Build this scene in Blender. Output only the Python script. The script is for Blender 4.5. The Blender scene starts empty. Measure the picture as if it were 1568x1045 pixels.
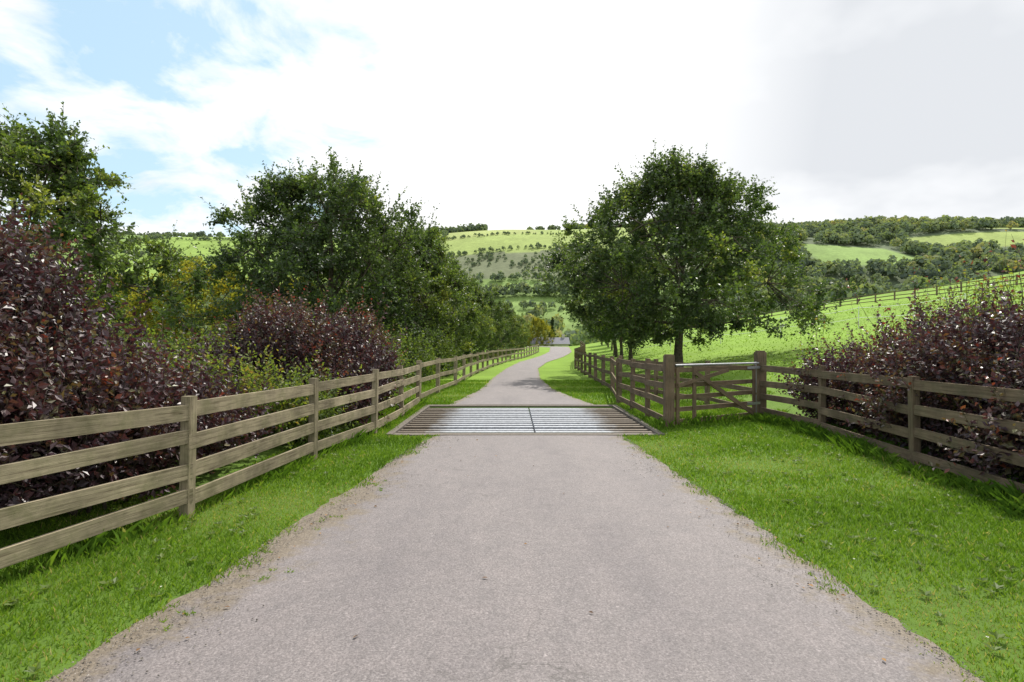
import bpy, math, numpy as np
from mathutils import Vector
sc=bpy.context.scene
R0=np.random.default_rng(7)
def S(t):
    t=np.clip(t,0,1); return t*t*(3-2*t)
def nrm(v): return v/(np.linalg.norm(v,axis=-1,keepdims=True)+1e-9)
# ---------------------------------------------------------------- road edges (metres)
EY=np.array([-60,-8,0,3.06,3.82,4.72,5.93,7.96,9.7,14.5,16.5,19.4,25.3,34.8,46.5,60.6,77,93])
EL=np.array([-3.2,-2.8,-2.4,-2.17,-2.02,-1.95,-1.8,-1.58,-1.35,-1.6,-1.35,-1.05,-.85,-.35,.6,2.5,5.0,6.3])
ER=np.array([3.2,2.6,2.3,2.2,2.17,2.16,2.08,1.97,1.86,2.1,1.75,1.38,1.25,1.6,2.9,5.3,8.1,9.4])
def edL(y): return np.interp(y,EY,EL)
def edR(y): return np.interp(y,EY,ER)
def H(x,y):
    x=np.asarray(x,float); y=np.asarray(y,float)
    x0=np.maximum(5.7-1.6*S((y-11)/7),edR(np.clip(y,0,93))+2.2)
    d=np.maximum(x-x0,0); r=0.172*(d*d/(d+1.5)); r=np.minimum(r,34)+.25*np.sin(x/9+1)*np.sin(y/13)*S(d/15)
    right=r*(1-S((y-105)/110))
    left=-0.03*np.clip(-x-7,0,60)
    rise=.85*S((y-58)/45)*(1-S((y-116)/14))
    dip=-1.4*S((y-118)/25)*(1-S((y-240)/60))
    u=(y-215)/400
    far=118*S(u)*(1+.018*np.sin(x/70+.6)+.02*np.sin(x/160-.4)+.012*np.sin(x/31+y/60))-4*S(u)*S((-x-120)/150)
    far+=S(u)*(1-S(u))*(10*np.sin(x/60+1.3)+S((x-120)/80)*18*np.sin(x/45+y/50))
    return right+left+rise+dip+far
# ---------------------------------------------------------------- mesh helpers
def mkobj(name,V,F,mats,tint=None,mi=None,uv=None,smooth=False,col=None):
    V=np.asarray(V,np.float32).reshape(-1,3); F=np.asarray(F,np.int32); k=F.shape[1]; M=len(F)
    me=bpy.data.meshes.new(name)
    me.vertices.add(len(V)); me.vertices.foreach_set('co',V.ravel())
    me.loops.add(M*k); me.loops.foreach_set('vertex_index',F.ravel())
    me.polygons.add(M); me.polygons.foreach_set('loop_start',np.arange(M,dtype=np.int32)*k)
    me.polygons.foreach_set('loop_total',np.full(M,k,np.int32))
    if mi is not None: me.polygons.foreach_set('material_index',np.asarray(mi,np.int32))
    me.polygons.foreach_set('use_smooth',np.full(M,smooth,bool))
    if tint is not None:
        a=me.attributes.new('tint','FLOAT','FACE'); a.data.foreach_set('value',np.asarray(tint,np.float32))
    if uv is not None:
        u=me.uv_layers.new(name='UVMap'); u.data.foreach_set('uv',np.asarray(uv,np.float32).ravel())
    if col is not None:
        a=me.attributes.new('Col','FLOAT_COLOR','POINT'); a.data.foreach_set('color',np.asarray(col,np.float32).ravel())
    for m in mats: me.materials.append(m)
    me.update(calc_edges=True); me.validate()
    ob=bpy.data.objects.new(name,me); sc.collection.objects.link(ob); return ob
class Q:
    """quad soup"""
    def __init__(s): s.V=[];s.F=[];s.T=[];s.M=[];s.U=[];s.n=0
    def add(s,V,F,t=0.5,m=0,uv=None):
        V=np.asarray(V,float).reshape(-1,3);F=np.asarray(F,int)
        s.V.append(V);s.F.append(F+s.n);s.n+=len(V)
        s.T.append(np.broadcast_to(t,(len(F),)).astype(float));s.M.append(np.full(len(F),m))
        s.U.append(np.zeros((len(F)*4,2)) if uv is None else np.asarray(uv,float).reshape(-1,2))
    def obj(s,name,mats,smooth=False):
        return mkobj(name,np.concatenate(s.V),np.concatenate(s.F),mats,np.concatenate(s.T),np.concatenate(s.M),np.concatenate(s.U),smooth)
def tubes(q,A,B,ra,rb,k=4,m=0,t=.5):
    A=np.asarray(A,float).reshape(-1,3);B=np.asarray(B,float).reshape(-1,3);n=len(A)
    ra=np.broadcast_to(ra,(n,));rb=np.broadcast_to(rb,(n,))
    T=nrm(B-A);ref=np.where(np.abs(T[:,2:3])>.9,np.array([[1.,0,0]]),np.array([[0,0,1.]]))
    X=nrm(np.cross(ref,T));Y=np.cross(T,X)
    a=np.arange(k)*2*math.pi/k
    C=np.cos(a)[None,:,None]*X[:,None]+np.sin(a)[None,:,None]*Y[:,None]
    V=np.concatenate([A[:,None]+C*ra[:,None,None],B[:,None]+C*rb[:,None,None]],1)
    j=np.arange(k);f=np.stack([j,(j+1)%k,(j+1)%k+k,j+k],1)
    F=(np.arange(n)[:,None,None]*2*k+f[None]).reshape(-1,4)
    q.add(V,F,t,m)
def box(q,A,B,side,w,h,m=0,t=.5,jit=0):
    A=np.array(A,float);B=np.array(B,float);T=B-A;L=np.linalg.norm(T);T/=L
    s=np.array(side,float);s-=T*np.dot(s,T);s/=np.linalg.norm(s);u=np.cross(T,s)
    V=[]
    for P in (A,B):
        for a,b in ((-1,-1),(1,-1),(1,1),(-1,1)):V.append(P+s*a*w/2+u*b*h/2)
    F=[[0,1,5,4],[1,2,6,5],[2,3,7,6],[3,0,4,7],[3,2,1,0],[4,5,6,7]]
    o=R0.random()*50
    uv=[]
    for i,f in enumerate(F):
        if i<4:
            d=w if i%2==0 else h; uv+=[[o,i*.31],[o,i*.31+d],[o+L,i*.31+d],[o+L,i*.31]]
        else: uv+=[[o,0],[o+.02,0],[o+.02,h],[o,h]]
    q.add(V,F,t,m,uv)
def leaves(q,P,AX,l,wr,rng,tint,m=1,up=.6):
    n=len(P);AX=nrm(AX);N=rng.normal(size=(n,3))*.7+np.array([0,0,up])
    W=nrm(np.cross(AX,N));NN=np.cross(W,AX)
    l=np.broadcast_to(l,(n,))[:,None];w=l*wr
    V=np.stack([P,P+AX*l*.48+W*w*.5+NN*w*.15,P+AX*l-NN*w*.1,P+AX*l*.48-W*w*.5+NN*w*.15],1)
    F=np.arange(n*4).reshape(n,4)
    q.add(V,F,tint,m)
def shoots(q,P,D,L,n,leaf,rng,tint,wr=.62,bend=.25,upb=.1,twig=.006,tipred=0,tw=True):
    s=len(P);D=nrm(D);B=rng.normal(size=(s,3))*bend+np.array([0,0,upb])
    t=(np.arange(n)[None]+rng.random((s,n)))/n
    t=t[...,None]
    Lx=L[:,None,None]
    pos=P[:,None]+D[:,None]*Lx*t+B[:,None]*Lx*t*t
    T=nrm(D[:,None]+2*B[:,None]*t)
    side=nrm(np.cross(rng.normal(size=(s,n,3)),T))
    ax=T*.55+side*.9+rng.normal(size=(s,n,3))*.25
    sz=leaf*(.65+.6*rng.random((s,n)))*(1-.35*t[...,0]**2)
    ti=np.broadcast_to(np.asarray(tint)[:,None],(s,n))+rng.normal(size=(s,n))*.12+tipred*np.clip(t[...,0]-.7,0,1)*3
    leaves(q,pos.reshape(-1,3),ax.reshape(-1,3),sz.ravel(),wr,rng,np.clip(ti,0,1).ravel())
    if tw:
        mid=P+D*L[:,None]*.5+B*L[:,None]*.25;end=P+D*L[:,None]+B*L[:,None]
        tubes(q,P,mid,twig,twig*.7,3,0);tubes(q,mid,end,twig*.7,twig*.3,3,0)
def bez(q,a,b,c,r0,r1,k=5,n=5):
    t=np.linspace(0,1,n+1)[:,None];p=(1-t)**2*a+2*t*(1-t)*b+t*t*c
    r=r0+(r1-r0)*t[:,0]
    tubes(q,p[:-1],p[1:],r[:-1],r[1:],k,0)
    return p
def tree(name,mats,height,rad,z0,prof,ncl,nsh,nleaf,leaf,seed,trunk=.17,clr=.75,tbase=.45,ry=1.,lean=(0,0),sprig=1.,rough=.17,tops=0):
    rng=np.random.default_rng(seed);q=Q()
    pt=np.array([p[0] for p in prof]);pr=np.array([p[1] for p in prof])
    ks=rng.normal(size=(8,3))*2.1;ph=rng.random(8)*6.3
    def lump(t,a):
        d=np.stack([np.cos(a),np.sin(a),t*2.4],-1)
        return 1+rough*np.sum(np.sin(d@ks.T+ph),-1)/1.8
    hz=np.linspace(0,height*.8,9);wx=np.cumsum(rng.normal(size=9)*.05);wy=np.cumsum(rng.normal(size=9)*.05);wx-=wx[0];wy-=wy[0]
    tp=np.stack([wx+lean[0]*hz,wy+lean[1]*hz,hz],1);tr=trunk*np.linspace(1,.2,9);tr[0]*=1.35
    tp[0,2]=-.3
    tubes(q,tp[:-1],tp[1:],tr[:-1],tr[1:],9,0)
    T=lambda z:np.array([np.interp(z,hz,tp[:,0]),np.interp(z,hz,tp[:,1]),z])
    npm=20;prim=[]
    for i in range(npm):
        t=.05+.9*(i+.5)/npm;a=i*2.4+rng.random()*.6
        r=np.interp(t,pt,pr)*rad*.66
        e=np.array([math.cos(a)*r,math.sin(a)*r*ry,z0+t*(height-z0)]);zs=max(z0*.75,z0+(e[2]-z0)*.45)
        b=T(zs);c=(b+e)/2+np.array([0,0,-.05*height*(.5-t)])
        prim.append(bez(q,b,c,e,trunk*.42*(1-.5*t),trunk*.12,6,6))
    PP=np.concatenate([p[2:] for p in prim])
    t=rng.random(ncl)**.95;a=rng.random(ncl)*6.283
    rr=np.interp(t,pt,pr)*rad*lump(t,a)*(rng.random(ncl)**.45)
    C=np.stack([np.cos(a)*rr,np.sin(a)*rr*ry,z0+t*(height-z0)*(1+.04*np.sin(a*3+ph[0])*t)],1)
    C[:,2]+=rng.normal(size=ncl)*.18
    d=np.linalg.norm(C[:,None]-PP[None],axis=2);nb=PP[d.argmin(1)]
    mid=(C+nb)/2+rng.normal(size=C.shape)*.1
    tubes(q,nb,mid,trunk*.12,trunk*.08,4,0);tubes(q,mid,C,trunk*.08,trunk*.04,4,0)
    ct=rng.normal(size=ncl)*.2+tbase
    idx=np.repeat(np.arange(ncl),nsh);n=len(idx)
    ctr=np.array([0,0,z0+.35*(height-z0)])
    out=nrm(C[idx]-ctr)
    D=nrm(rng.normal(size=(n,3))+out*.6+np.array([0,0,.15]))
    cs=clr*(.5+.75*rng.random(ncl))[idx]
    P=C[idx]+D*(cs*rng.random(n)*.3)[:,None]
    shoots(q,P,D,cs*(.45+.55*rng.random(n))*sprig,nleaf,leaf,rng,ct[idx],wr=.62,bend=.22,upb=.03,twig=.007)
    if tops:  # feathery leaders standing out of the crown
        t=.35+.65*rng.random(tops);a=rng.random(tops)*6.283;rr=np.interp(t,pt,pr)*rad*lump(t,a)*(.75+.25*rng.random(tops))
        P=np.stack([np.cos(a)*rr,np.sin(a)*rr*ry,z0+t*(height-z0)],1)
        D=nrm(nrm(P-ctr)*.5+np.array([0,0,.9])+rng.normal(size=P.shape)*.2)
        shoots(q,P,D,rng.uniform(.6,1.3,tops),24,leaf,rng,np.full(tops,tbase+.1),wr=.62,bend=.12,upb=.05,twig=.012)
    return q.obj(name,mats)
def inst(ob,name,loc,sc_=1,rz=0):
    o=bpy.data.objects.new(name,ob.data);sc.collection.objects.link(o)
    o.location=loc;o.scale=(sc_,sc_,sc_) if not hasattr(sc_,'__len__') else sc_;o.rotation_euler=(0,0,rz);return o
# ---------------------------------------------------------------- materials
class NT:
    def __init__(s,name):
        s.m=bpy.data.materials.new(name);s.m.use_nodes=True;s.t=s.m.node_tree;s.t.nodes.clear()
        s.out=s.t.nodes.new('ShaderNodeOutputMaterial')
    def set(s,i,v):
        if isinstance(v,bpy.types.NodeSocket): s.t.links.new(v,i)
        else: i.default_value=v
    def noise(s,vec,scale,detail=4,rough=.6,dist=0):
        nd=s.t.nodes.new('ShaderNodeTexNoise');nd.inputs['Scale'].default_value=scale;nd.inputs['Detail'].default_value=detail
        nd.inputs['Roughness'].default_value=rough;nd.inputs['Distortion'].default_value=dist
        if vec is not None:s.t.links.new(vec,nd.inputs['Vector'])
        return nd.outputs['Fac']
    def ramp(s,f,st,interp='LINEAR'):
        nd=s.t.nodes.new('ShaderNodeValToRGB');nd.color_ramp.interpolation=interp;e=nd.color_ramp.elements
        while len(e)<len(st):e.new(.5)
        for i,(p,c) in enumerate(st):
            e[i].position=p;e[i].color=(c,c,c,1) if not hasattr(c,'__len__') else (*c,1)
        s.t.links.new(f,nd.inputs['Fac']);return nd.outputs['Color']
    def mix(s,f,a,b,mode='MIX'):
        nd=s.t.nodes.new('ShaderNodeMix');nd.data_type='RGBA';nd.blend_type=mode
        for i,v in ((0,f),(6,a),(7,b)):
            if isinstance(v,bpy.types.NodeSocket):s.t.links.new(v,nd.inputs[i])
            else: nd.inputs[i].default_value=v if i==0 else (*v,1)
        return nd.outputs[2]
    def math(s,op,a,b=0):
        nd=s.t.nodes.new('ShaderNodeMath');nd.operation=op;s.set(nd.inputs[0],a);s.set(nd.inputs[1],b);return nd.outputs[0]
    def mapr(s,v,a,b,c,d):
        nd=s.t.nodes.new('ShaderNodeMapRange')
        for i,k in enumerate((a,b,c,d)):nd.inputs[i+1].default_value=k
        s.t.links.new(v,nd.inputs[0]);return nd.outputs[0]
    def xyz(s,v):
        nd=s.t.nodes.new('ShaderNodeSeparateXYZ');s.t.links.new(v,nd.inputs[0]);return nd.outputs
    def pos(s): return s.t.nodes.new('ShaderNodeNewGeometry').outputs['Position']
    def attr(s,a,o='Fac'):
        nd=s.t.nodes.new('ShaderNodeAttribute');nd.attribute_name=a;return nd.outputs[o]
    def pr(s,col,rough=.7,spec=.4,metal=0,bump=None,bs=.3,bd=.01):
        p=s.t.nodes.new('ShaderNodeBsdfPrincipled')
        s.set(p.inputs['Base Color'],col if isinstance(col,bpy.types.NodeSocket) else (*col,1));s.set(p.inputs['Roughness'],rough)
        s.set(p.inputs['Specular IOR Level'],spec);s.set(p.inputs['Metallic'],metal)
        if bump is not None:
            b=s.t.nodes.new('ShaderNodeBump');b.inputs['Strength'].default_value=bs;b.inputs['Distance'].default_value=bd
            s.t.links.new(bump,b.inputs['Height']);s.t.links.new(b.outputs[0],p.inputs['Normal'])
        return p.outputs[0]
    def done(s,sh): s.t.links.new(sh,s.out.inputs['Surface']);return s.m
def leafmat(name,st,trans=.35,rough=.45,spec=.4,tmul=(1.5,1.6,.6)):
    n=NT(name);c=n.ramp(n.attr('tint'),st)
    if spec>0:p=n.pr(c,rough,spec)
    else:
        b=n.t.nodes.new('ShaderNodeBsdfDiffuse');n.t.links.new(c,b.inputs[0]);p=b.outputs[0]
    tr=n.t.nodes.new('ShaderNodeBsdfTranslucent');n.t.links.new(n.mix(1.,c,tmul,'MULTIPLY'),tr.inputs[0])
    mx=n.t.nodes.new('ShaderNodeMixShader');mx.inputs[0].default_value=trans
    n.t.links.new(p,mx.inputs[1]);n.t.links.new(tr.outputs[0],mx.inputs[2]);return n.done(mx.outputs[0])
M_oak=leafmat('oak_leaves',[(0,(.036,.058,.027)),(.5,(.072,.112,.04)),(.85,(.135,.185,.052)),(1,(.21,.23,.06))],.42,.42,.45)
M_yel=leafmat('yellow_green_leaves',[(0,(.12,.13,.025)),(.5,(.25,.24,.05)),(1,(.42,.35,.06))],.45,.5,0)
M_cop=leafmat('copper_beech_leaves',[(0,(.03,.016,.023)),(.4,(.062,.032,.043)),(.66,(.095,.052,.055)),(.8,(.11,.1,.045)),(.9,(.15,.15,.05)),(1,(.22,.065,.04))],.22,.43,.6,(1.8,1.0,.8))
M_grn=leafmat('green_hedge_leaves',[(0,(.06,.09,.03)),(.5,(.13,.185,.045)),(.9,(.26,.29,.06)),(1,(.3,.2,.06))],.4,.5,.3)
M_grass=leafmat('grass_blades',[(0,(.06,.125,.018)),(.5,(.145,.26,.034)),(.85,(.225,.335,.05)),(1,(.4,.37,.17))],.4,.5,0,(1.3,1.3,.5))
M_far_haze=leafmat('hazed_distant_foliage',[(0,(.12,.15,.125)),(.5,(.18,.225,.15)),(.8,(.26,.29,.16)),(1,(.37,.34,.17))],.3,.8,0)  # distance haze painted in: greens lifted paler and bluer
n=NT('bark');v=n.pos();M_bark=n.done(n.pr(n.ramp(n.noise(v,12,5),[(.3,(.035,.03,.022)),(.7,(.13,.11,.08))]),.9,.2,bump=n.noise(v,30,4),bs=.6,bd=.02))
n=NT('ground_grass');v=n.pos();base=n.attr('Col','Color')
f1=n.ramp(n.noise(v,.35,5),[(.3,.84),(.7,1.15)]);f2=n.ramp(n.noise(v,9,5,.75),[(.25,.72),(.75,1.25)]);f3=n.ramp(n.noise(v,.035,6,.7),[(.3,.78),(.7,1.2)])
c=n.mix(1.,base,f1,'MULTIPLY');c=n.mix(1.,c,f2,'MULTIPLY');c=n.mix(1.,c,f3,'MULTIPLY')
M_ground=n.done(n.pr(c,.9,.15,bump=n.noise(v,40,4,.8),bs=.5,bd=.03))
# asphalt
n=NT('asphalt');v=n.pos()
sp=n.ramp(n.noise(v,80,3,.8),[(.3,(.1,.088,.09)),(.5,(.178,.16,.16)),(.7,(.275,.25,.246))])
vo=n.t.nodes.new('ShaderNodeTexVoronoi');vo.inputs['Scale'].default_value=60;n.t.links.new(v,vo.inputs['Vector'])
st=n.ramp(vo.outputs['Color'],[(.0,.76),(.6,1.0),(.93,1.15),(1,1.65)])
c=n.mix(1.,sp,st,'MULTIPLY')
mp=n.t.nodes.new('ShaderNodeMapping');mp.inputs['Scale'].default_value=(1,.28,1);n.t.links.new(v,mp.inputs[0])
c=n.mix(1.,c,n.ramp(n.noise(mp.outputs[0],1.3,6,.65,.4),[(.32,(.86,.85,.87)),(.5,(1,.99,.99)),(.7,(1.12,1.1,1.09))]),'MULTIPLY')
c=n.mix(1.,c,n.ramp(n.noise(v,4,5,.75),[(.3,(.91,.91,.91)),(.7,(1.09,1.07,1.06))]),'MULTIPLY')
wv=n.t.nodes.new('ShaderNodeTexVoronoi');wv.feature='DISTANCE_TO_EDGE';wv.inputs['Scale'].default_value=.9
dn=n.t.nodes.new('ShaderNodeTexNoise');dn.inputs['Scale'].default_value=2.2;dn.inputs['Detail'].default_value=6;n.t.links.new(v,dn.inputs['Vector'])
va=n.t.nodes.new('ShaderNodeVectorMath');va.operation='MULTIPLY_ADD';n.t.links.new(dn.outputs['Color'],va.inputs[0]);va.inputs[1].default_value=(1.1,1.1,1.1);n.t.links.new(v,va.inputs[2]);n.t.links.new(va.outputs[0],wv.inputs['Vector'])
crk=n.math('MULTIPLY',n.ramp(wv.outputs['Distance'],[(.0,1),(.009,0)]),n.ramp(n.noise(v,.6,3),[(.46,0),(.56,.55)]))
c=n.mix(crk,c,(.055,.05,.045))
e=n.attr('Col','Color');sep=n.t.nodes.new('ShaderNodeSeparateColor');n.t.links.new(e,sep.inputs[0])
ed=n.math('ADD',sep.outputs[0],n.math('MULTIPLY',n.math('SUBTRACT',n.noise(v,3.0,7,.75),.5),.8))
dirt=n.ramp(n.noise(v,50,4,.8),[(.3,(.08,.058,.038)),(.55,(.18,.145,.1)),(.75,(.34,.285,.22))])
c=n.mix(n.ramp(ed,[(.86,0),(1.0,.85)]),c,dirt)
hb=n.math('ADD',n.noise(v,80,3,.8),n.math('MULTIPLY',vo.outputs['Distance'],-.6))
M_asph=n.done(n.pr(c,.7,.45,bump=hb,bs=.5,bd=.007))
def wood(name,a,b,g):
    n=NT(name);u=n.t.nodes.new('ShaderNodeUVMap').outputs[0]
    mp=n.t.nodes.new('ShaderNodeMapping');mp.inputs['Scale'].default_value=(1.2,28,1);n.t.links.new(u,mp.inputs[0])
    gr=n.noise(mp.outputs[0],1.6,7,.7,.6)
    c=n.ramp(gr,[(.3,a),(.5,b),(.72,tuple(x*1.3 for x in b))])
    c=n.mix(n.ramp(n.noise(n.pos(),4,5,.7),[(.46,0),(.7,.7)]),c,g)
    c=n.mix(1.,c,n.ramp(n.noise(n.pos(),1.7,4,.7),[(.3,.55),(.7,1.25)]),'MULTIPLY')
    kn=n.t.nodes.new('ShaderNodeTexVoronoi');kn.inputs['Scale'].default_value=1;mk=n.t.nodes.new('ShaderNodeMapping');mk.inputs['Scale'].default_value=(2.2,9,1);n.t.links.new(u,mk.inputs[0]);n.t.links.new(mk.outputs[0],kn.inputs['Vector'])
    c=n.mix(n.ramp(kn.outputs['Distance'],[(.03,.75),(.09,0)]),c,(.06,.045,.03))
    return n.done(n.pr(c,.85,.2,bump=gr,bs=.6,bd=.008))
M_wood=wood('weathered_fence_timber',(.13,.1,.065),(.32,.27,.185),(.165,.16,.08))
M_woodD=wood('brown_fence_timber',(.075,.052,.036),(.185,.135,.09),(.12,.11,.065))
n=NT('galvanised_steel');M_steel=n.done(n.pr(n.ramp(n.noise(n.pos(),20,4),[(.3,(.3,.31,.33)),(.7,(.45,.46,.48))]),.5,.5,.6))
n=NT('worn_grid_steel');v=n.pos();xx=n.math('ABSOLUTE',n.math('SUBTRACT',n.xyz(v)[0],.22))
k=n.mapr(n.math('ADD',xx,n.math('MULTIPLY',n.noise(v,2.5,5,.7),.8)),1.75,2.2,0,1)
c=n.mix(k,(.44,.46,.5),(.15,.12,.09))
c=n.mix(1.,c,n.ramp(n.noise(v,14,5,.7),[(.3,.6),(.7,1.15)]),'MULTIPLY')
M_grid=n.done(n.pr(c,.5,.5,0.2))
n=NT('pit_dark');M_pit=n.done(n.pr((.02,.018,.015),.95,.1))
n=NT('concrete');M_conc=n.done(n.pr(n.ramp(n.noise(n.pos(),25,6,.7),[(.3,(.09,.075,.06)),(.7,(.2,.175,.15))]),.85,.3,bump=n.noise(n.pos(),60,4),bs=.4))
n=NT('white_tape');M_white=n.done(n.pr((.75,.75,.75),.5,.4))
n=NT('slate_roof');M_roof=n.done(n.pr(n.ramp(n.noise(n.pos(),6,5),[(.3,(.13,.13,.15)),(.7,(.21,.21,.24))]),.75,.2))
n=NT('render_wall');M_wall=n.done(n.pr(n.ramp(n.noise(n.pos(),2,4),[(.3,(.4,.38,.33)),(.7,(.52,.49,.43))]),.9,.2))
n=NT('window_glass');M_glass=n.done(n.pr((.02,.025,.03),.1,.6))
n=NT('stones');M_stone=n.done(n.pr(n.ramp(n.attr('tint'),[(0,(.08,.07,.06)),(1,(.38,.34,.3))]),.9,.2))
n=NT('dead_leaves');M_dead=n.done(n.pr(n.ramp(n.attr('tint'),[(0,(.08,.04,.015)),(1,(.35,.2,.08))]),.8,.2))
n=NT('daisies');M_daisy=n.done(n.pr((.6,.6,.5),.8,.2))
# ---------------------------------------------------------------- ground sheet
PX0,PX1,PY0,PY1=-2.06,2.52,9.98,14.2
def ax(*segs): return np.concatenate([np.arange(s,e,d) for s,e,d in segs])
xs=ax((-1600,-700,60),(-700,-60,7),(-60,-8,1.5),(-8,9,.25),(9,60,1.2),(60,700,7),(700,1601,60))
ys=ax((-60,-2,3),(-2,20,.25),(20,125,1.2),(125,700,5),(700,1661,60))
xs=np.unique(np.concatenate([xs[(abs(xs-PX0)>.03)&(abs(xs-PX1)>.03)],[PX0,PX0+.012,PX1-.012,PX1]]))
ys=np.unique(np.concatenate([ys[(abs(ys-PY0)>.03)&(abs(ys-PY1)>.03)],[PY0,PY0+.012,PY1-.012,PY1]]))
X,Y=np.meshgrid(xs,ys);Z=H(X,Y)
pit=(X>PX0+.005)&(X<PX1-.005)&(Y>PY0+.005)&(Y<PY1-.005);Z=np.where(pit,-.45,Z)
near=np.array([.105,.18,.027]);field=np.array([.18,.295,.035]);pale=np.array([.275,.345,.1]);heath=np.array([.15,.17,.095]);wood_=np.array([.11,.14,.08]);mid=np.array([.18,.265,.075])  # pale, heath, wood_, mid are lightened: far haze put into the ground colour
w=np.sin(X/23+Y/31)*12+np.sin(X/9-Y/14)*5
C=np.broadcast_to(near,X.shape+(3,)).copy()
def blend(mask,c):
    global C
    m=np.clip(mask,0,1)[...,None];C=C*(1-m)+c*m
blend(S((X-6)/4)+S((Y-17)/8),field)
blend((Y>225)*1.,mid)
blend(((Y+w*.5>372)&(Y+w*.5<440))*1.,heath)
blend(((Y+w*.5>=440))*1.,pale)
blend(((Y+w*.3>=498)&(X>-105)&(X<130)&(X+Y*.2<125))*1.,pale*np.array([1.08,1.0,1.15]))
blend(((X<-105)&(Y+w*.3>370))*1.,pale*np.array([.85,.97,.75]))
blend(((X<-330)&(Y>430))*1.,mid)
blend(((X>130)&(Y>215))*1.,wood_)
blend(((X>225)&(X<300)&(Y>400)&(Y<462))*1.,mid*1.15)
blend(((X>330)&(X<450)&(Y>455)&(Y<500))*1.,pale)
blend(((X>300)&(X<390)&(Y>335)&(Y<372))*1.,mid)
blend(((X>440)&(X<540)&(Y>520)&(Y<556))*1.,pale)
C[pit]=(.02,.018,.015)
nx,ny=len(xs),len(ys);i=np.arange(nx-1);j=np.arange(ny-1)
a=(j[:,None]*nx+i[None]).ravel();F=np.stack([a,a+1,a+1+nx,a+nx],1)
mkobj('ground',np.stack([X,Y,Z],-1),F,[M_ground],smooth=True,col=np.concatenate([C.reshape(-1,3),np.ones((nx*ny,1))],1))
# ---------------------------------------------------------------- road
def ribbon(Lp,Rp,zoff,jit=.03):
    Lp=np.array(Lp);Rp=np.array(Rp);n=len(Lp);u=np.array([-1,-.96,-.9,-.8,-.6,-.3,0,.3,.6,.8,.9,.96,1])
    s=np.arange(n)
    jl=(np.sin(s*.9)+np.sin(s*2.3+1)+R0.normal(size=n))*jit*.5;jr=(np.sin(s*.8+2)+np.sin(s*2.1)+R0.normal(size=n))*jit*.5
    d=nrm(Rp-Lp);Lp=Lp-d*jl[:,None];Rp=Rp+d*jr[:,None]
    P=Lp[:,None]*(1-u[None,:,None])/2+Rp[:,None]*(1+u[None,:,None])/2
    z=H(P[...,0],P[...,1])+zoff-.006*np.abs(u)[None]**4
    V=np.concatenate([P,z[...,None]],-1);m=len(u)
    a=(np.arange(n-1)[:,None]*m+np.arange(m-1)[None]).ravel()
    col=np.zeros((n,m,4));bump=.14*np.exp(-((Lp[:,1]-5.2)/1.8)**2)
    col[...,0]=np.abs(u)[None]+bump[:,None]*(u<-.5)[None];col[...,3]=1
    return V,np.stack([a,a+1,a+1+m,a+m],1),col
y1=np.concatenate([np.arange(-58,-2,2.),np.arange(-2,9.72,.12),[9.74]])
V1,F1,C1=ribbon(np.stack([edL(y1),y1],1),np.stack([edR(y1),y1],1),.014)
y2=np.concatenate([np.arange(14.45,40,.3),np.arange(40,93,1.)])
L2=np.stack([edL(y2),y2],1);R2=np.stack([edR(y2),y2],1)
tail_l=np.array([[6.3,93],[6.2,96],[5,99.5],[2,102],[-4,104],[-14,106],[-40,110]]);tail_r=np.array([[9.4,93],[9.9,99],[8.6,106.5],[4,111],[-3,113],[-14,114],[-40,118]])
tt=np.linspace(0,6,40)[1:]
L2=np.concatenate([L2,np.stack([np.interp(tt,range(7),tail_l[:,k]) for k in (0,1)],1)])
R2=np.concatenate([R2,np.stack([np.interp(tt,range(7),tail_r[:,k]) for k in (0,1)],1)])
V2,F2,C2=ribbon(L2,R2,.03)
mkobj('road',np.concatenate([V1.reshape(-1,3),V2.reshape(-1,3)]),np.concatenate([F1,F2+V1.shape[0]*V1.shape[1]]),[M_asph],smooth=True,
      col=np.concatenate([C1.reshape(-1,4),C2.reshape(-1,4)]))
# ---------------------------------------------------------------- cattle grid
q=Q()
for y in np.arange(PY0+.2,PY1-.1,.305):
    z=R0.normal()*.003
    for x0,x1 in ((PX0+.02,.395),(.425,PX1-.02)):
        box(q,(x0,y,-.05+z),(x1,y,-.05+z+R0.normal()*.003),(0,1,0),.125,.11,0)
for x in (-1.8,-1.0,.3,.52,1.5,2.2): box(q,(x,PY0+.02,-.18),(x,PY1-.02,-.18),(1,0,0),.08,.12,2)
box(q,(PX0-.02,PY0-.12,-.08),(PX1+.02,PY0-.12,-.08),(0,1,0),.23,.2,1)
box(q,(PX0-.02,PY1+.13,-.08),(PX1+.02,PY1+.13,-.08),(0,1,0),.25,.21,1)
for x in (PX0-.05,PX1+.05):box(q,(x,PY0-.2,-.09),(x,PY1+.2,-.09),(1,0,0),.12,.24,1)
q.obj('cattle_grid',[M_grid,M_conc,M_pit])
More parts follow.
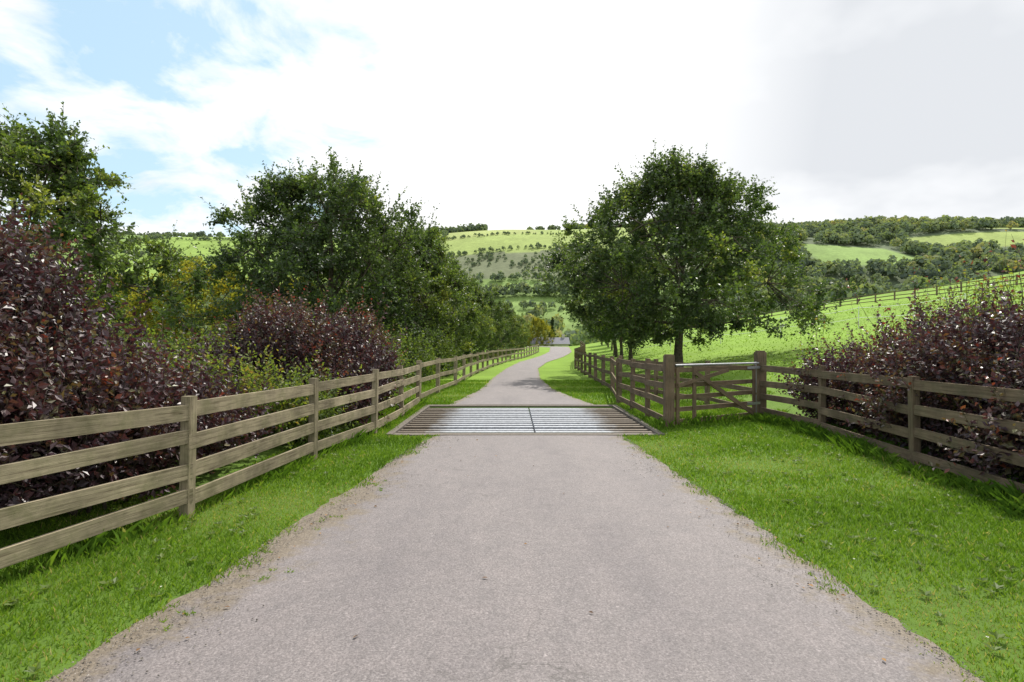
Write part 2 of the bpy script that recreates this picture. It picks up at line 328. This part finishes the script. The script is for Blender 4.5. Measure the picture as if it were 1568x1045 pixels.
# ---------------------------------------------------------------- fences
def fence(name,pts,mat,side,hgt=1.05,rails=4,step=None,rw=.11,post=.1,zlo=.15):
    q=Q();P=[np.array(p,float) for p in pts]
    if step:
        P2=[]
        for a,b in zip(P[:-1],P[1:]):
            k=max(1,round(np.linalg.norm(b-a)/step))
            for i in range(k):P2.append(a+(b-a)*i/k)
        P2.append(P[-1]);P=P2
    top=hgt-.04-rw/2;zs=np.linspace(zlo,top,rails)
    G=[float(H(p[0],p[1])) for p in P]
    for i,p in enumerate(P):
        j=min(i,len(P)-2);d=P[j+1]-P[j];d/=np.linalg.norm(d);s=np.array([d[1],-d[0],0])
        h=hgt+R0.random()*.06;tl=R0.normal(size=2)*.016
        box(q,(p[0],p[1],G[i]-.3),(p[0]+tl[0],p[1]+tl[1],G[i]+h),s,post*.9,post,0)
    for i in range(len(P)-1):
        d=P[i+1]-P[i];L=np.linalg.norm(d);d/=L;s=np.array([d[1],-d[0]])*side*(post*.45-.012)
        for z in zs:
            a=P[i]-d*.03+s;b=P[i+1]+d*.03+s;jz=R0.normal(size=2)*.017
            o=R0.normal()*.003;pw=rw*(.92+.16*R0.random())
            A_=np.array([a[0]+o,a[1],G[i]+z+jz[0]]);B_=np.array([b[0]+o,b[1],G[i+1]+z+jz[1]])
            box(q,A_,B_,(s[0],s[1],0),.036,pw,0)
    return q.obj(name,[mat])
fence('post_and_rail_fence',[(-4.9,-2.5),(-4.2,.2),(-3.75,2.4),(-2.98,5.2),(-2.72,7.75),(-2.42,9.95),(-2.36,12.2),(-2.38,14.4)],M_wood,1,1.1,4,rw=.13,zlo=.17)
fence('post_and_rail_fence',[(-2.5,15.2),(-2.35,18),(-2.1,21),(-1.95,27),(-1.5,35),(-.5,46),(1.3,60),(3.6,77)],M_wood,1,1.1,3,step=2.6,post=.13)
fence('post_and_rail_fence',[(5.3,12.1),(5.42,9.95),(5.18,7.3),(5.0,5.0),(4.95,2.6),(4.95,.2),(5.0,-2.4)],M_woodD,1,1.15,4,rw=.12)
fence('cattle_grid_wing_fence',[(2.93,10.72),(2.9,12.2),(2.87,13.6),(2.85,15.1)],M_woodD,-1,1.2,4,rw=.12)
fence('post_and_rail_fence',[(2.85,15.2),(3.3,18.6),(3.55,26),(3.9,34.8),(5.1,46),(7.2,60),(9.9,77),(11.2,93)],M_woodD,-1,1.12,3,step=2.4,post=.14)
fence('post_and_rail_fence',[(5.3,12.3),(5.0,14.6),(4.3,17.),(3.5,18.7)],M_woodD,1,1.1,3,rw=.1)
fence('field_fence',[(20,128),(33,105),(48,92),(56,75),(62,58),(66,40)],M_woodD,1,1.25,3,step=2.8,rw=.12,post=.16)
q=Q();box(q,(2.95,10.7,-.3),(2.95,10.7,1.36),(1,0,0),.17,.17);box(q,(2.95,10.7,1.36),(2.95,10.7,1.38),(1,0,0),.14,.14);q.obj('gate_post',[M_woodD])
q=Q();box(q,(5.3,12.15,-.3),(5.3,12.15,1.4),(1,0,0),.19,.19);box(q,(5.3,12.15,1.4),(5.3,12.15,1.43),(1,0,0),.15,.15);q.obj('gate_post',[M_woodD])
q=Q();A=np.array([3.08,10.77]);B=np.array([5.16,12.02]);L=np.linalg.norm(B-A);d=(B-A)/L;s=np.array([d[1],-d[0],0])
def G(u,z,o=0):return (A[0]+d[0]*u+s[0]*o,A[1]+d[1]*u+s[1]*o,z)
for z in (.1,.33,.56,.79,1.08):box(q,G(0,z),G(L-.1,z),s,.03,.085 if z<1 else .09)
for u in (.04,.5,L-.12):box(q,G(u,.05,.032),G(u,1.13,.032),s,.032,.08)
box(q,G(.5,1.02,.066),G(L-.14,.1,.066),s,.03,.085)
box(q,G(.02,.79,.066),G(L*.6,1.05,.066),s,.028,.07)
tubes(q,[G(0,1.17,.02)],[G(L+.05,1.17,.02)],.02,.02,8,1)
tubes(q,[G(L-.02,.1,0),G(L-.02,.55,0)],[G(L-.02,.5,0),G(L-.02,1.2,0)],.02,.02,8,1)
for z in (.33,1.08):box(q,G(L-.35,z,.05),G(L+.06,z,.05),s,.01,.05,1)
q.obj('five_bar_gate',[M_woodD,M_steel])
q=Q();pp=[(9,47),(12,43),(14.5,39.5),(17,36),(19.5,32),(21.5,27),(23,21)]
for x,y in pp:
    g=float(H(x,y));tubes(q,[[x,y,g-.1]],[[x,y,g+1.25]],.022,.018,6)
for (x,y),(a,b) in zip(pp[:-1],pp[1:]):
    for z in (.6,1.15):
        t=np.linspace(0,1,7);P=np.stack([x+(a-x)*t,y+(b-y)*t,H(x,y)*(1-t)+H(a,b)*t+z-.12*4*t*(1-t)],1);tubes(q,P[:-1],P[1:],.012,.012,4)
q.obj('electric_tape_fence',[M_white])
# ---------------------------------------------------------------- trees
prA=[(0,.6),(.13,.95),(.28,1),(.48,.9),(.7,.7),(.86,.48),(1,.22)]
prB=[(0,.6),(.15,.98),(.45,1),(.68,.85),(.85,.6),(1,.3)]
zr=float(H(7.2,25))
t=tree('oak_tree',[M_bark,M_oak],8.7,5.2,1.7,prA,360,15,14,.165,11,trunk=.19,clr=.9,tops=40);t.location=(7.3,25,zr);t.scale=(1.08,1,1)
t=tree('oak_tree',[M_bark,M_oak],8.7,5.5,.6,prB,370,15,14,.165,23,trunk=.22,clr=.95,tops=75);t.location=(-8.2,25.5,-.1);t.scale=(1.04,1,1)
m=tree('field_maple_tree',[M_bark,M_oak],7.1,3.,.3,prB,160,14,13,.17,31,trunk=.15,clr=.75,tbase=.66,tops=20);m.location=(-4.7,30,0)
for x,y,s_,r in [(-6.6,35,1.12,2),(-4.7,40,1.0,.9),(-3.9,48,.95,1.),(-2.8,56,.9,3),(-1.4,64,.82,4),(-.4,73,.72,5),(.8,84,.7,2.2),(-10,45,1.1,1.4)]:
    inst(m,'field_maple_tree',(x,y,float(H(x,y))-.1),s_,r)
m2=tree('avenue_tree',[M_bark,M_oak],7.2,2.7,1.8,prA,140,14,13,.17,41,trunk=.13,clr=.7);m2.location=(7.1,34,float(H(7.1,34)))
for x,y,s_,r in [(7.9,41,1.,1),(8.6,47,.95,2),(9.9,55,.9,3),(11.6,64,.88,4),(13.,74,.85,5),(14.2,84,.85,.5),(15,95,.9,1.5)]:
    inst(m2,'avenue_tree',(x,y,float(H(x,y))-.1),s_,r)
t=tree('oak_tree',[M_bark,M_oak],6.0,2.8,.8,prB,250,15,14,.12,51,trunk=.15,clr=.6,tbase=.6,tops=14);t.location=(-10.5,12.2,-.1)
y_=tree('yellow_green_tree',[M_bark,M_yel],5.9,4.0,.2,prB,230,14,12,.17,61,trunk=.16,clr=.75);y_.location=(-17.5,31,-.4)
inst(y_,'yellow_green_tree',(-24,35,-.6),1.0,2);inst(y_,'yellow_green_tree',(-12.5,34,-.3),.9,4);inst(y_,'yellow_green_tree',(-33,42,-.8),1.1,1)
inst(y_,'willow_tree',(5.9,140,-1.3),(.9,1.0,1.4),1);inst(m,'willow_tree',(1.5,150,-1.3),(1.2,1.2,1.2),2)
prC=[(0,.9),(.3,.8),(.7,.45),(1,.05)]
cn=tree('conifer_tree',[M_bark,M_oak],9,1.4,.2,prC,60,14,12,.3,71,trunk=.12,clr=.6,tbase=.1,rough=.05);cn.location=(10.6,150,-1.4)
# ---------------------------------------------------------------- hedges
def hedge(name,mats,lobes,dens,nleaf,leaf,seed,tint=.35,Ls=(.3,.65),clip=None,tall=0,tipred=.5,wr=.62,tl=(.4,1.)):
    rng=np.random.default_rng(seed);q=Q()
    for li,(cx,cy,cz,rx,ry,rz) in enumerate(lobes):
        ns=int(dens*(rx*ry+rx*rz+ry*rz))
        d=nrm(rng.normal(size=(ns,3)));k=(rng.random(ns)**.35)*.93
        ksn=1+.15*np.sin(d@np.array([3.1,2.2,4.]) +li)+.14*np.sin(d@np.array([-5,6.,3.])+li*2)+.08*np.sin(d@np.array([11,-9.,8.])+li)
        P=np.array([cx,cy,cz])+d*(k*ksn)[:,None]*np.array([rx,ry,rz])
        D=nrm(d*.6+np.array([0,0,.65])+rng.normal(size=(ns,3))*.4)
        L=rng.uniform(*Ls,ns)
        g=H(P[:,0],P[:,1])
        ok=P[:,2]>.05+g
        if clip is not None: ok&=clip(P+D*L[:,None]*.6)
        P,D,L=P[ok],D[ok],L[ok]
        tn=tint+.2*np.sin(P@np.array([2.3,1.7,2.9])+li)+rng.normal(size=len(P))*.16
        shoots(q,P,D,L,nleaf,leaf,rng,tn,wr=wr,bend=.18,upb=.12,twig=.004,tipred=tipred*.3)
        m=14;a=rng.random(m)*6.28
        base=np.stack([cx+np.cos(a)*rx*.4,cy+np.sin(a)*ry*.4,np.full(m,-.05)+H(cx,cy)],1)
        e=np.array([cx,cy,cz])+nrm(rng.normal(size=(m,3))+np.array([0,0,1]))*np.array([rx,ry,rz])*.8
        for b,ee in zip(base,e):bez(q,b,(b+ee)/2+np.array([0,0,.2]),ee,.022,.006,4,4)
        if tall:
            m=int(tall*rx*ry)+1;a=rng.random(m)*6.28;r=rng.random(m)**.5
            P=np.stack([cx+np.cos(a)*rx*r*.9,cy+np.sin(a)*ry*r*.9,cz+rz*np.sqrt(1-.8*r*r)*.85],1)
            D=nrm(rng.normal(size=(m,3))*.25+np.array([0,0,1]))
            if clip is not None:
                ok=clip(P);P,D=P[ok],D[ok];m=len(P)
            shoots(q,P,D,rng.uniform(*tl,m),12,leaf*.9,rng,np.full(m,tint+.25),wr=wr,bend=.1,upb=0,twig=.005,tipred=tipred)
    return q.obj(name,mats)
FLy=np.array([-2.5,.2,2.4,5.2,7.75,9.95,14.4]);FLx=np.array([-4.9,-4.2,-3.75,-2.98,-2.72,-2.42,-2.38])
clipL=lambda p:p[:,0]<np.interp(p[:,1],FLy,FLx)+.0+.12*(np.sin(p[:,1]*5+p[:,2]*4)>.6)
FRy=np.array([-2.4,.2,2.6,5,7.3,9.95,12.1]);FRx=np.array([5.,4.95,4.95,5.,5.18,5.42,5.3])
clipR=lambda p:p[:,0]>np.interp(p[:,1],FRy,FRx)-.38*np.clip(np.sin(p[:,1]*2.2+p[:,2]*3)+.4,-.3,1)
hedge('copper_beech_hedge',[M_bark,M_cop],[(-5.4,4.2,1.2,1.5,1.5,1.45),(-5.6,6.0,1.0,1.4,1.2,1.25),(-6.4,6.0,1.6,1.3,1.5,1.25),(-6.2,2.4,1.2,1.6,1.6,1.5),(-4.3,7.0,.4,1.,1.0,.65),(-4.2,5.6,.6,.8,1.2,.8)],340,15,.085,101,.36,clip=clipL,tall=9)
hedge('copper_beech_shrub',[M_bark,M_cop],[(-4.4,11.2,1.1,1.0,1.2,1.15),(-3.5,12.4,1.0,.9,1.3,1.05),(-5.0,10.6,.8,.9,1.0,.8),(-3.3,10.8,.5,.7,.9,.55)],270,14,.09,102,.47,clip=clipL,tall=18,tipred=.6)
hedge('green_beech_hedge',[M_bark,M_grn],[(-4.4,8.9,.45,1.3,1.0,.7),(-6.0,8.6,.6,1.2,1.2,.8),(-3.4,9.2,.3,.6,.9,.5),(-7.8,9.5,.8,1.5,1.5,.85),(-3.6,14.5,.6,.8,1.4,.8)],220,13,.085,103,.5,clip=clipL,tall=10,tipred=.25)
hedge('copper_beech_hedge',[M_bark,M_cop],[(6.3,6.6,.95,1.1,1.4,.95),(6.7,8.6,.9,1.15,1.4,.95),(6.3,10.4,.55,1.0,1.3,.7),(6.6,4.8,.9,1.2,1.4,.85),(5.6,5.6,.6,.6,1.2,.65),(5.7,7.6,.65,.6,1.2,.65)],320,15,.085,104,.47,clip=clipR,tall=15,tipred=.5,tl=(.5,1.4))
hedge('green_beech_hedge',[M_bark,M_grn],[(7.4,9.2,1.2,.8,1.2,.95),(7.6,7.4,1.3,.9,1.2,.9),(6.9,11.2,.45,1.,.9,.6)],110,12,.085,105,.5,clip=clipR,tall=22,tipred=.4,tl=(.6,1.4))
hedge('bramble_undergrowth',[M_bark,M_grn],[(-5,17,.6,1.6,2.5,1.1),(-4.2,22,.6,1.2,2.5,1.2),(-9,18,.5,3,2.5,1.2),(-14,20,.4,3,3,1.2),(-3.4,27,.5,.8,3,1.)],70,12,.14,106,.3,Ls=(.4,.9),tipred=0)
# ---------------------------------------------------------------- grass
def blades(q3,x,y,h,w,rng,tint,lean=.5):
    n=len(x);z=H(x,y);a=rng.random(n)*6.283;ca,sa=np.cos(a),np.sin(a)
    b=rng.random(n)*6.283;l=h*lean*rng.random(n)
    P=np.stack([x,y,z-.004],1);W=np.stack([ca*w,sa*w,np.zeros(n)],1)*.5
    top=P+np.stack([np.cos(b)*l,np.sin(b)*l,h],1)
    mid=P+np.stack([np.cos(b)*l*.3,np.sin(b)*l*.3,h*.6],1)
    V=np.stack([P-W,P+W,mid+W*.7,top],1)
    q3.add(V,np.arange(n*4).reshape(n,4),tint,0)
rng=np.random.default_rng(5);q=Q()
def wob(y,k):return .06*np.sin(y*3.1+k)+.05*np.sin(y*7.7+2*k)+.035*np.sin(y*17+k)
kk=rng.normal(size=(14,2))*np.geomspace(.8,7,14)[:,None];kp=rng.random(14)*6.28;ka=np.geomspace(1,.35,14)
def patch(x,y):
    return np.sum(np.sin(np.stack([x,y],-1)@kk.T+kp)*ka,-1)/3.2
def strip(x0,x1,y0,y1,dens,h0,h1,w,lean=.6,cond=None,tb=.5):
    n=int((x1-x0)*(y1-y0)*dens);x=rng.uniform(x0,x1,n);y=rng.uniform(y0,y1,n)
    ok=((x<edL(y)+.05+wob(y,1)+rng.normal(size=n)*.035)|(x>edR(y)-.05+wob(y,4)+rng.normal(size=n)*.035))
    ok&=~((x>PX0-.05)&(x<PX1+.05)&(y>PY0-.22)&(y<PY1+.3))
    if cond is not None:ok&=cond(x,y)
    x,y=x[ok],y[ok];n=len(x);p=patch(x,y)
    ok=rng.random(n)<.95+.35*p;x,y,p=x[ok],y[ok],p[ok];n=len(x)
    h=(h0+(h1-h0)*rng.random(n))*(1-.35*p)
    t=np.clip(tb+.24*p+rng.normal(size=n)*.17+(rng.random(n)<.06)*.4,0,1)
    blades(q,x,y,h,w*(.7+.6*rng.random(n)),rng,t,lean)
strip(-5,-1.2,1.6,6,4200,.02,.055,.007,.9)
strip(-3.4,-1.2,6,15,2300,.025,.06,.010,.9)
strip(1.8,5.8,1.6,6,3800,.02,.055,.007,.9)
strip(1.7,6,6,15,1900,.025,.06,.010,.9)
strip(-4,7,15,24,600,.035,.07,.018)
fl=lambda x,y:np.abs(x-np.interp(y,FLy,FLx))<.10+.06*np.sin(y*3)
strip(-5,-2,1.6,15,1100,.06,.17,.008,1.1,fl,.35)
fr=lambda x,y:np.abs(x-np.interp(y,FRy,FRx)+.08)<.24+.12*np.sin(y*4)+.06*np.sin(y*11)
strip(4.4,6,1.6,12,1500,.05,.2,.008,1.3,fr,.25)  # longer grass; darker tint paints in the shade at the fence foot
strip(2.6,6,10,13,700,.08,.2,.01,.9,lambda x,y:np.abs(y-(10.7+(x-2.95)*.6))<.22,.4)
for cx,cy in ((-1.72,3.95),(-1.9,4.35),(-1.68,5.1),(-1.55,6.3),(2.05,3.7),(-1.35,8.6),(-1.95,3.3)):
    for k in range(5):
        n=26;ox,oy=rng.normal()*.07,rng.normal()*.1
        blades(q,cx+ox+rng.normal(size=n)*.018,cy+oy+rng.normal(size=n)*.018,.012+.025*rng.random(n),.006*np.ones(n),rng,np.clip(.6+rng.normal(size=n)*.15,0,1),1.4)
n=14000;yy=16+60*rng.random(n)**1.6;xx=4+yy*rng.random(n)*1.0
ok=xx>edR(yy)+2.5;xx,yy=xx[ok],yy[ok]
blades(q,xx,yy,.03+.05*rng.random(len(xx)),.03+.0012*yy,rng,np.clip(.66+rng.normal(size=len(xx))*.1,0,1),1.2)
q.obj('grass',[M_grass])
q=Q();n=300
x=np.where(rng.random(n)<.3,rng.uniform(-3.3,-2.1,n),rng.uniform(2.3,5,n));y=rng.uniform(2,10,n)
ok=(x<edL(y)-.05)|(x>edR(y)+.05);x,y=x[ok],y[ok]
for k in range(0,len(x)):
    for a in range(7):
        an=a*.9+rng.random()*.4;l=.03+.035*rng.random()
        leaves(q,np.array([[x[k],y[k],.02]]),np.array([[math.cos(an),math.sin(an),.5]]),l,.5,rng,.3+.3*rng.random(),0,1.5)
q.obj('verge_weeds',[M_grn])
q=Q();n=40;x=np.where(rng.random(n)<.2,rng.uniform(-3.2,-2.1,n),rng.uniform(2.3,5,n));y=rng.uniform(2.3,10,n);ok=(x<edL(y)-.08)|(x>edR(y)+.1);x,y=x[ok],y[ok]
for k in range(len(x)):
    for a in range(3):
        an=a*2.1;leaves(q,np.array([[x[k],y[k],.055]]),np.array([[math.cos(an),math.sin(an),.3]]),.009,1.,rng,.5,0,2)
q.obj('daisies',[M_daisy])
n=7000;y=2+12*rng.random(n)**1.3;y=np.where((y>PY0-.25)&(y<PY1+.3),rng.uniform(2,9.6,n),y);sd=rng.random(n)<.6
off=np.abs(rng.normal(size=n))*.15*(1+.8*np.sin(y*1.9+sd*2))+np.where(sd,.25*rng.random(n)*np.exp(-((y-5.2)/1.8)**2),0)
x=np.where(sd,edL(y)+off-.02,edR(y)-off+.02);r=.0025+.0055*rng.random(n)**3
c=np.stack([x,y,.018+r*.2],1);dirs=np.array([[1,0,0],[0,1,0],[-1,0,0],[0,-1,0],[0,0,1.]])
V=c[:,None]+dirs[None]*r[:,None,None]*(.6+.7*rng.random((n,5,1)))
T=np.array([[0,1,4],[1,2,4],[2,3,4],[3,0,4]]);F=(np.arange(n)[:,None,None]*5+T[None]).reshape(-1,3)
mkobj('roadside_gravel',V.reshape(-1,3),F,[M_stone],tint=np.repeat(rng.random(n),4))
q=Q();n=110;y=2.2+8*rng.random(n);x=edL(y)+(edR(y)-edL(y))*np.where(rng.random(n)<.7,np.where(rng.random(n)<.5,.05,.95)+rng.normal(size=n)*.04,rng.random(n))
a=rng.random(n)*6.28;leaves(q,np.stack([x,y,np.full(n,.022)],1),np.stack([np.cos(a),np.sin(a),.1+0*a],1),.02+.025*rng.random(n),.5,rng,rng.random(n),0,2.5)
q.obj('fallen_leaves',[M_dead])
# ---------------------------------------------------------------- farmhouse
root=bpy.data.objects.new('farmhouse',None);sc.collection.objects.link(root);root.location=(9.2,140,-1.0)
def part(q,name,mats):
    o=q.obj(name,mats);o.parent=root;return o
q=Q();box(q,(-4.5,0,1.2),(4.5,0,1.2),(0,1,0),5,2.4);part(q,'walls',[M_wall])
q=Q()
V=[(-4.8,-2.9,2.25),(4.8,-2.9,2.25),(4.8,0,3.9),(-4.8,0,3.9),(-4.8,2.9,2.25),(4.8,2.9,2.25)]
q.add(V,[[0,1,2,3],[3,2,5,4]]);part(q,'roof',[M_roof])
q=Q();q.add([(-4.5,-2.5,2.4),(-4.5,2.5,2.4),(-4.5,0,3.8),(-4.5,0,3.801),(4.5,-2.5,2.4),(4.5,2.5,2.4),(4.5,0,3.8),(4.5,0,3.801)],[[0,1,2,3],[4,5,6,7]]);part(q,'gable_ends',[M_wall])
q=Q();box(q,(3.4,0,3.4),(3.4,0,4.7),(1,0,0),.7,.6);part(q,'chimney',[M_wall])
q=Q()
for x in(-3.4,-1.2,2.4):box(q,(x,-2.51,.9),(x,-2.51,1.8),(1,0,0),.9,.06)
box(q,(.6,-2.51,0),(.6,-2.51,1.9),(1,0,0),.9,.06);part(q,'windows_and_door',[M_glass])
# ---------------------------------------------------------------- distant trees
rng=np.random.default_rng(77);TX=[];TY=[];TS=[];TT=[]
def scat(n,x0,x1,y0,y1,s0,s1,t=.5,cond=None):
    x=rng.uniform(x0,x1,n);y=rng.uniform(y0,y1,n)
    if cond is not None:
        ok=cond(x,y);x,y=x[ok],y[ok]
    TX.append(x);TY.append(y);TS.append(rng.uniform(s0,s1,len(x)));TT.append(t+.17*np.sin(x/37+y/23)+rng.normal(size=len(x))*.19)
pk=lambda x,y:~((x>222)&(x<304)&(y>396)&(y<464))&~((x>328)&(x<452)&(y>450)&(y<502))&~((x>298)&(x<392)&(y>330)&(y<374))&~((x>438)&(x<542)&(y>518)&(y<558))
scat(2300,135,640,325,565,6,13,.45,pk);scat(700,130,660,560,625,7,11,.35,pk);scat(450,110,420,225,335,7,11,.5,pk)
scat(120,-560,-260,590,612,5,9,.25);scat(60,-110,-28,590,610,7,12,.3);scat(9,18,32,596,606,6,9,.2);scat(5,40,50,598,604,7,9,.2);scat(70,60,150,590,612,6,10,.3)
def line(n,x0,y0,x1,y1,s0,s1,t=.35):
    u=rng.random(n);TX.append(x0+(x1-x0)*u+rng.normal(size=n)*1.);TY.append(y0+(y1-y0)*u+rng.normal(size=n)*1.5);TS.append(rng.uniform(s0,s1,n));TT.append(t+rng.normal(size=n)*.12)
line(90,-95,436,95,446,2.5,5);line(60,-90,374,80,368,3,7);line(80,-70,342,70,338,5,10);line(40,20,345,40,370,3,6)
line(60,-330,430,-330,600,3,6);line(90,-500,470,-200,440,3,6);line(60,-200,440,-190,600,2,5);line(60,-60,500,70,494,1.5,3.5);line(30,-60,500,-70,590,2,5)
line(80,-330,520,-200,530,2,5);line(60,-90,318,90,312,3,7)
n=900;x=rng.uniform(-95,105,n);y=rng.uniform(374,440,n);ok=(np.sin(x/13+y/9)+np.sin(x/7-y/15+1)+rng.normal(size=n)*.6)>.3
TX.append(x[ok]);TY.append(y[ok]);TS.append(rng.uniform(1.2,3.6,ok.sum()));TT.append(.25+rng.normal(size=ok.sum())*.12)
scat(80,-40,60,225,300,6,10,.5);scat(60,-30,-2,170,230,6,10,.5);scat(40,14,60,165,230,6,9,.4)
scat(450,-330,-12,120,250,6,9,.55);scat(600,-420,-75,250,370,6,10,.5)
line(60,16,122,110,132,3,6)
x=np.concatenate(TX);y=np.concatenate(TY);s=np.concatenate(TS);tt=np.concatenate(TT);N=len(x);K=64
d=nrm(rng.normal(size=(N,K,3)));d[...,2]=np.abs(d[...,2])*1.2-.35
c=np.stack([x,y,H(x,y)+s*.42],1)[:,None]+d*(s*.5)[:,None,None]*np.array([.85,.85,1.05])*(.6+.5*rng.random((N,K,1)))
a=nrm(np.cross(d+rng.normal(size=(N,K,3))*.5,rng.normal(size=(N,K,3))));b=nrm(np.cross(d+rng.normal(size=(N,K,3))*.4,a))
sz=(s*.13)[:,None,None]*(.7+.6*rng.random((N,K,1)))
V=np.stack([c-a*sz,c-b*sz*.8,c+a*sz,c+b*sz*.8],2)
mkobj('distant_trees',V.reshape(-1,3),np.arange(N*K*4).reshape(-1,4),[M_far_haze],tint=np.clip(np.repeat(tt,K)+rng.normal(size=N*K)*.08+d[...,2].ravel()*.12,0,1))
# ---------------------------------------------------------------- sky and sun
W=bpy.data.worlds.new('World');sc.world=W;W.use_nodes=True;nt=W.node_tree;nt.nodes.clear()
class WN(NT):
    def __init__(s):s.t=nt
n=WN();AZ,EL_=math.radians(26),math.radians(54)
sky=nt.nodes.new('ShaderNodeTexSky');sky.sky_type='NISHITA';sky.sun_disc=False;sky.sun_elevation=EL_;sky.sun_rotation=AZ;sky.air_density=1.;sky.dust_density=1.5
tc=nt.nodes.new('ShaderNodeTexCoord').outputs['Generated'];sp=n.xyz(tc)
zz=n.math('ADD',n.math('MAXIMUM',sp[2],0),.3)
cx=n.math('DIVIDE',sp[0],zz);cy=n.math('DIVIDE',sp[1],zz);cb=nt.nodes.new('ShaderNodeCombineXYZ');nt.links.new(cx,cb.inputs[0]);nt.links.new(cy,cb.inputs[1]);cb.inputs[2].default_value=7.1
nz=n.noise(cb.outputs[0],4.2,10,.58,.35);nz2=n.noise(cb.outputs[0],1.1,5,.5);nz3=n.noise(cb.outputs[0],5,6,.6)
bias=n.mapr(sp[0],-.42,.02,0.0,.36)
hz=n.mapr(sp[2],.22,.05,0,.16)
cov=n.ramp(n.math('ADD',n.math('ADD',nz,bias),hz),[(.44,0),(.52,.5),(.62,1)])
gr=n.math('MULTIPLY',n.ramp(nz2,[(.4,0),(.58,1)]),n.mapr(sp[0],.22,.45,0,1))
cc=n.mix(gr,(8.8,8.85,8.9),(5.9,6.1,6.4))
lw=n.math('MULTIPLY',n.ramp(nz3,[(.45,0),(.7,.7)]),n.mapr(sp[0],-.1,-.4,0,1))
cc=n.mix(lw,cc,(6.3,6.55,6.8))
blue=n.mix(1.,sky.outputs[0],(1.5,1.5,1.3),'MULTIPLY')
blue=n.mix(.6,blue,(4.8,6.8,8.2))
bg=nt.nodes.new('ShaderNodeBackground');bg.inputs[1].default_value=.135;nt.links.new(n.mix(cov,blue,cc),bg.inputs[0])
wo=nt.nodes.new('ShaderNodeOutputWorld');nt.links.new(bg.outputs[0],wo.inputs[0])
sun=bpy.data.lights.new('sun','SUN');sun.energy=5.;sun.angle=math.radians(.5);sun.color=(1,.95,.86)
so=bpy.data.objects.new('sun',sun);sc.collection.objects.link(so)
dv=Vector((math.sin(AZ)*math.cos(EL_),math.cos(AZ)*math.cos(EL_),math.sin(EL_)));so.rotation_euler=dv.to_track_quat('Z','Y').to_euler()
cam=bpy.data.cameras.new('camera');cam.lens=20;cam.sensor_width=36;cam.clip_end=5000;cam.clip_start=.05
co=bpy.data.objects.new('camera',cam);sc.collection.objects.link(co);co.location=(0,0,1.6);co.rotation_euler=(math.radians(90),0,0);cam.shift_y=.0016
sc.camera=co
sc.view_settings.view_transform='Standard';sc.view_settings.look='None';sc.view_settings.exposure=0
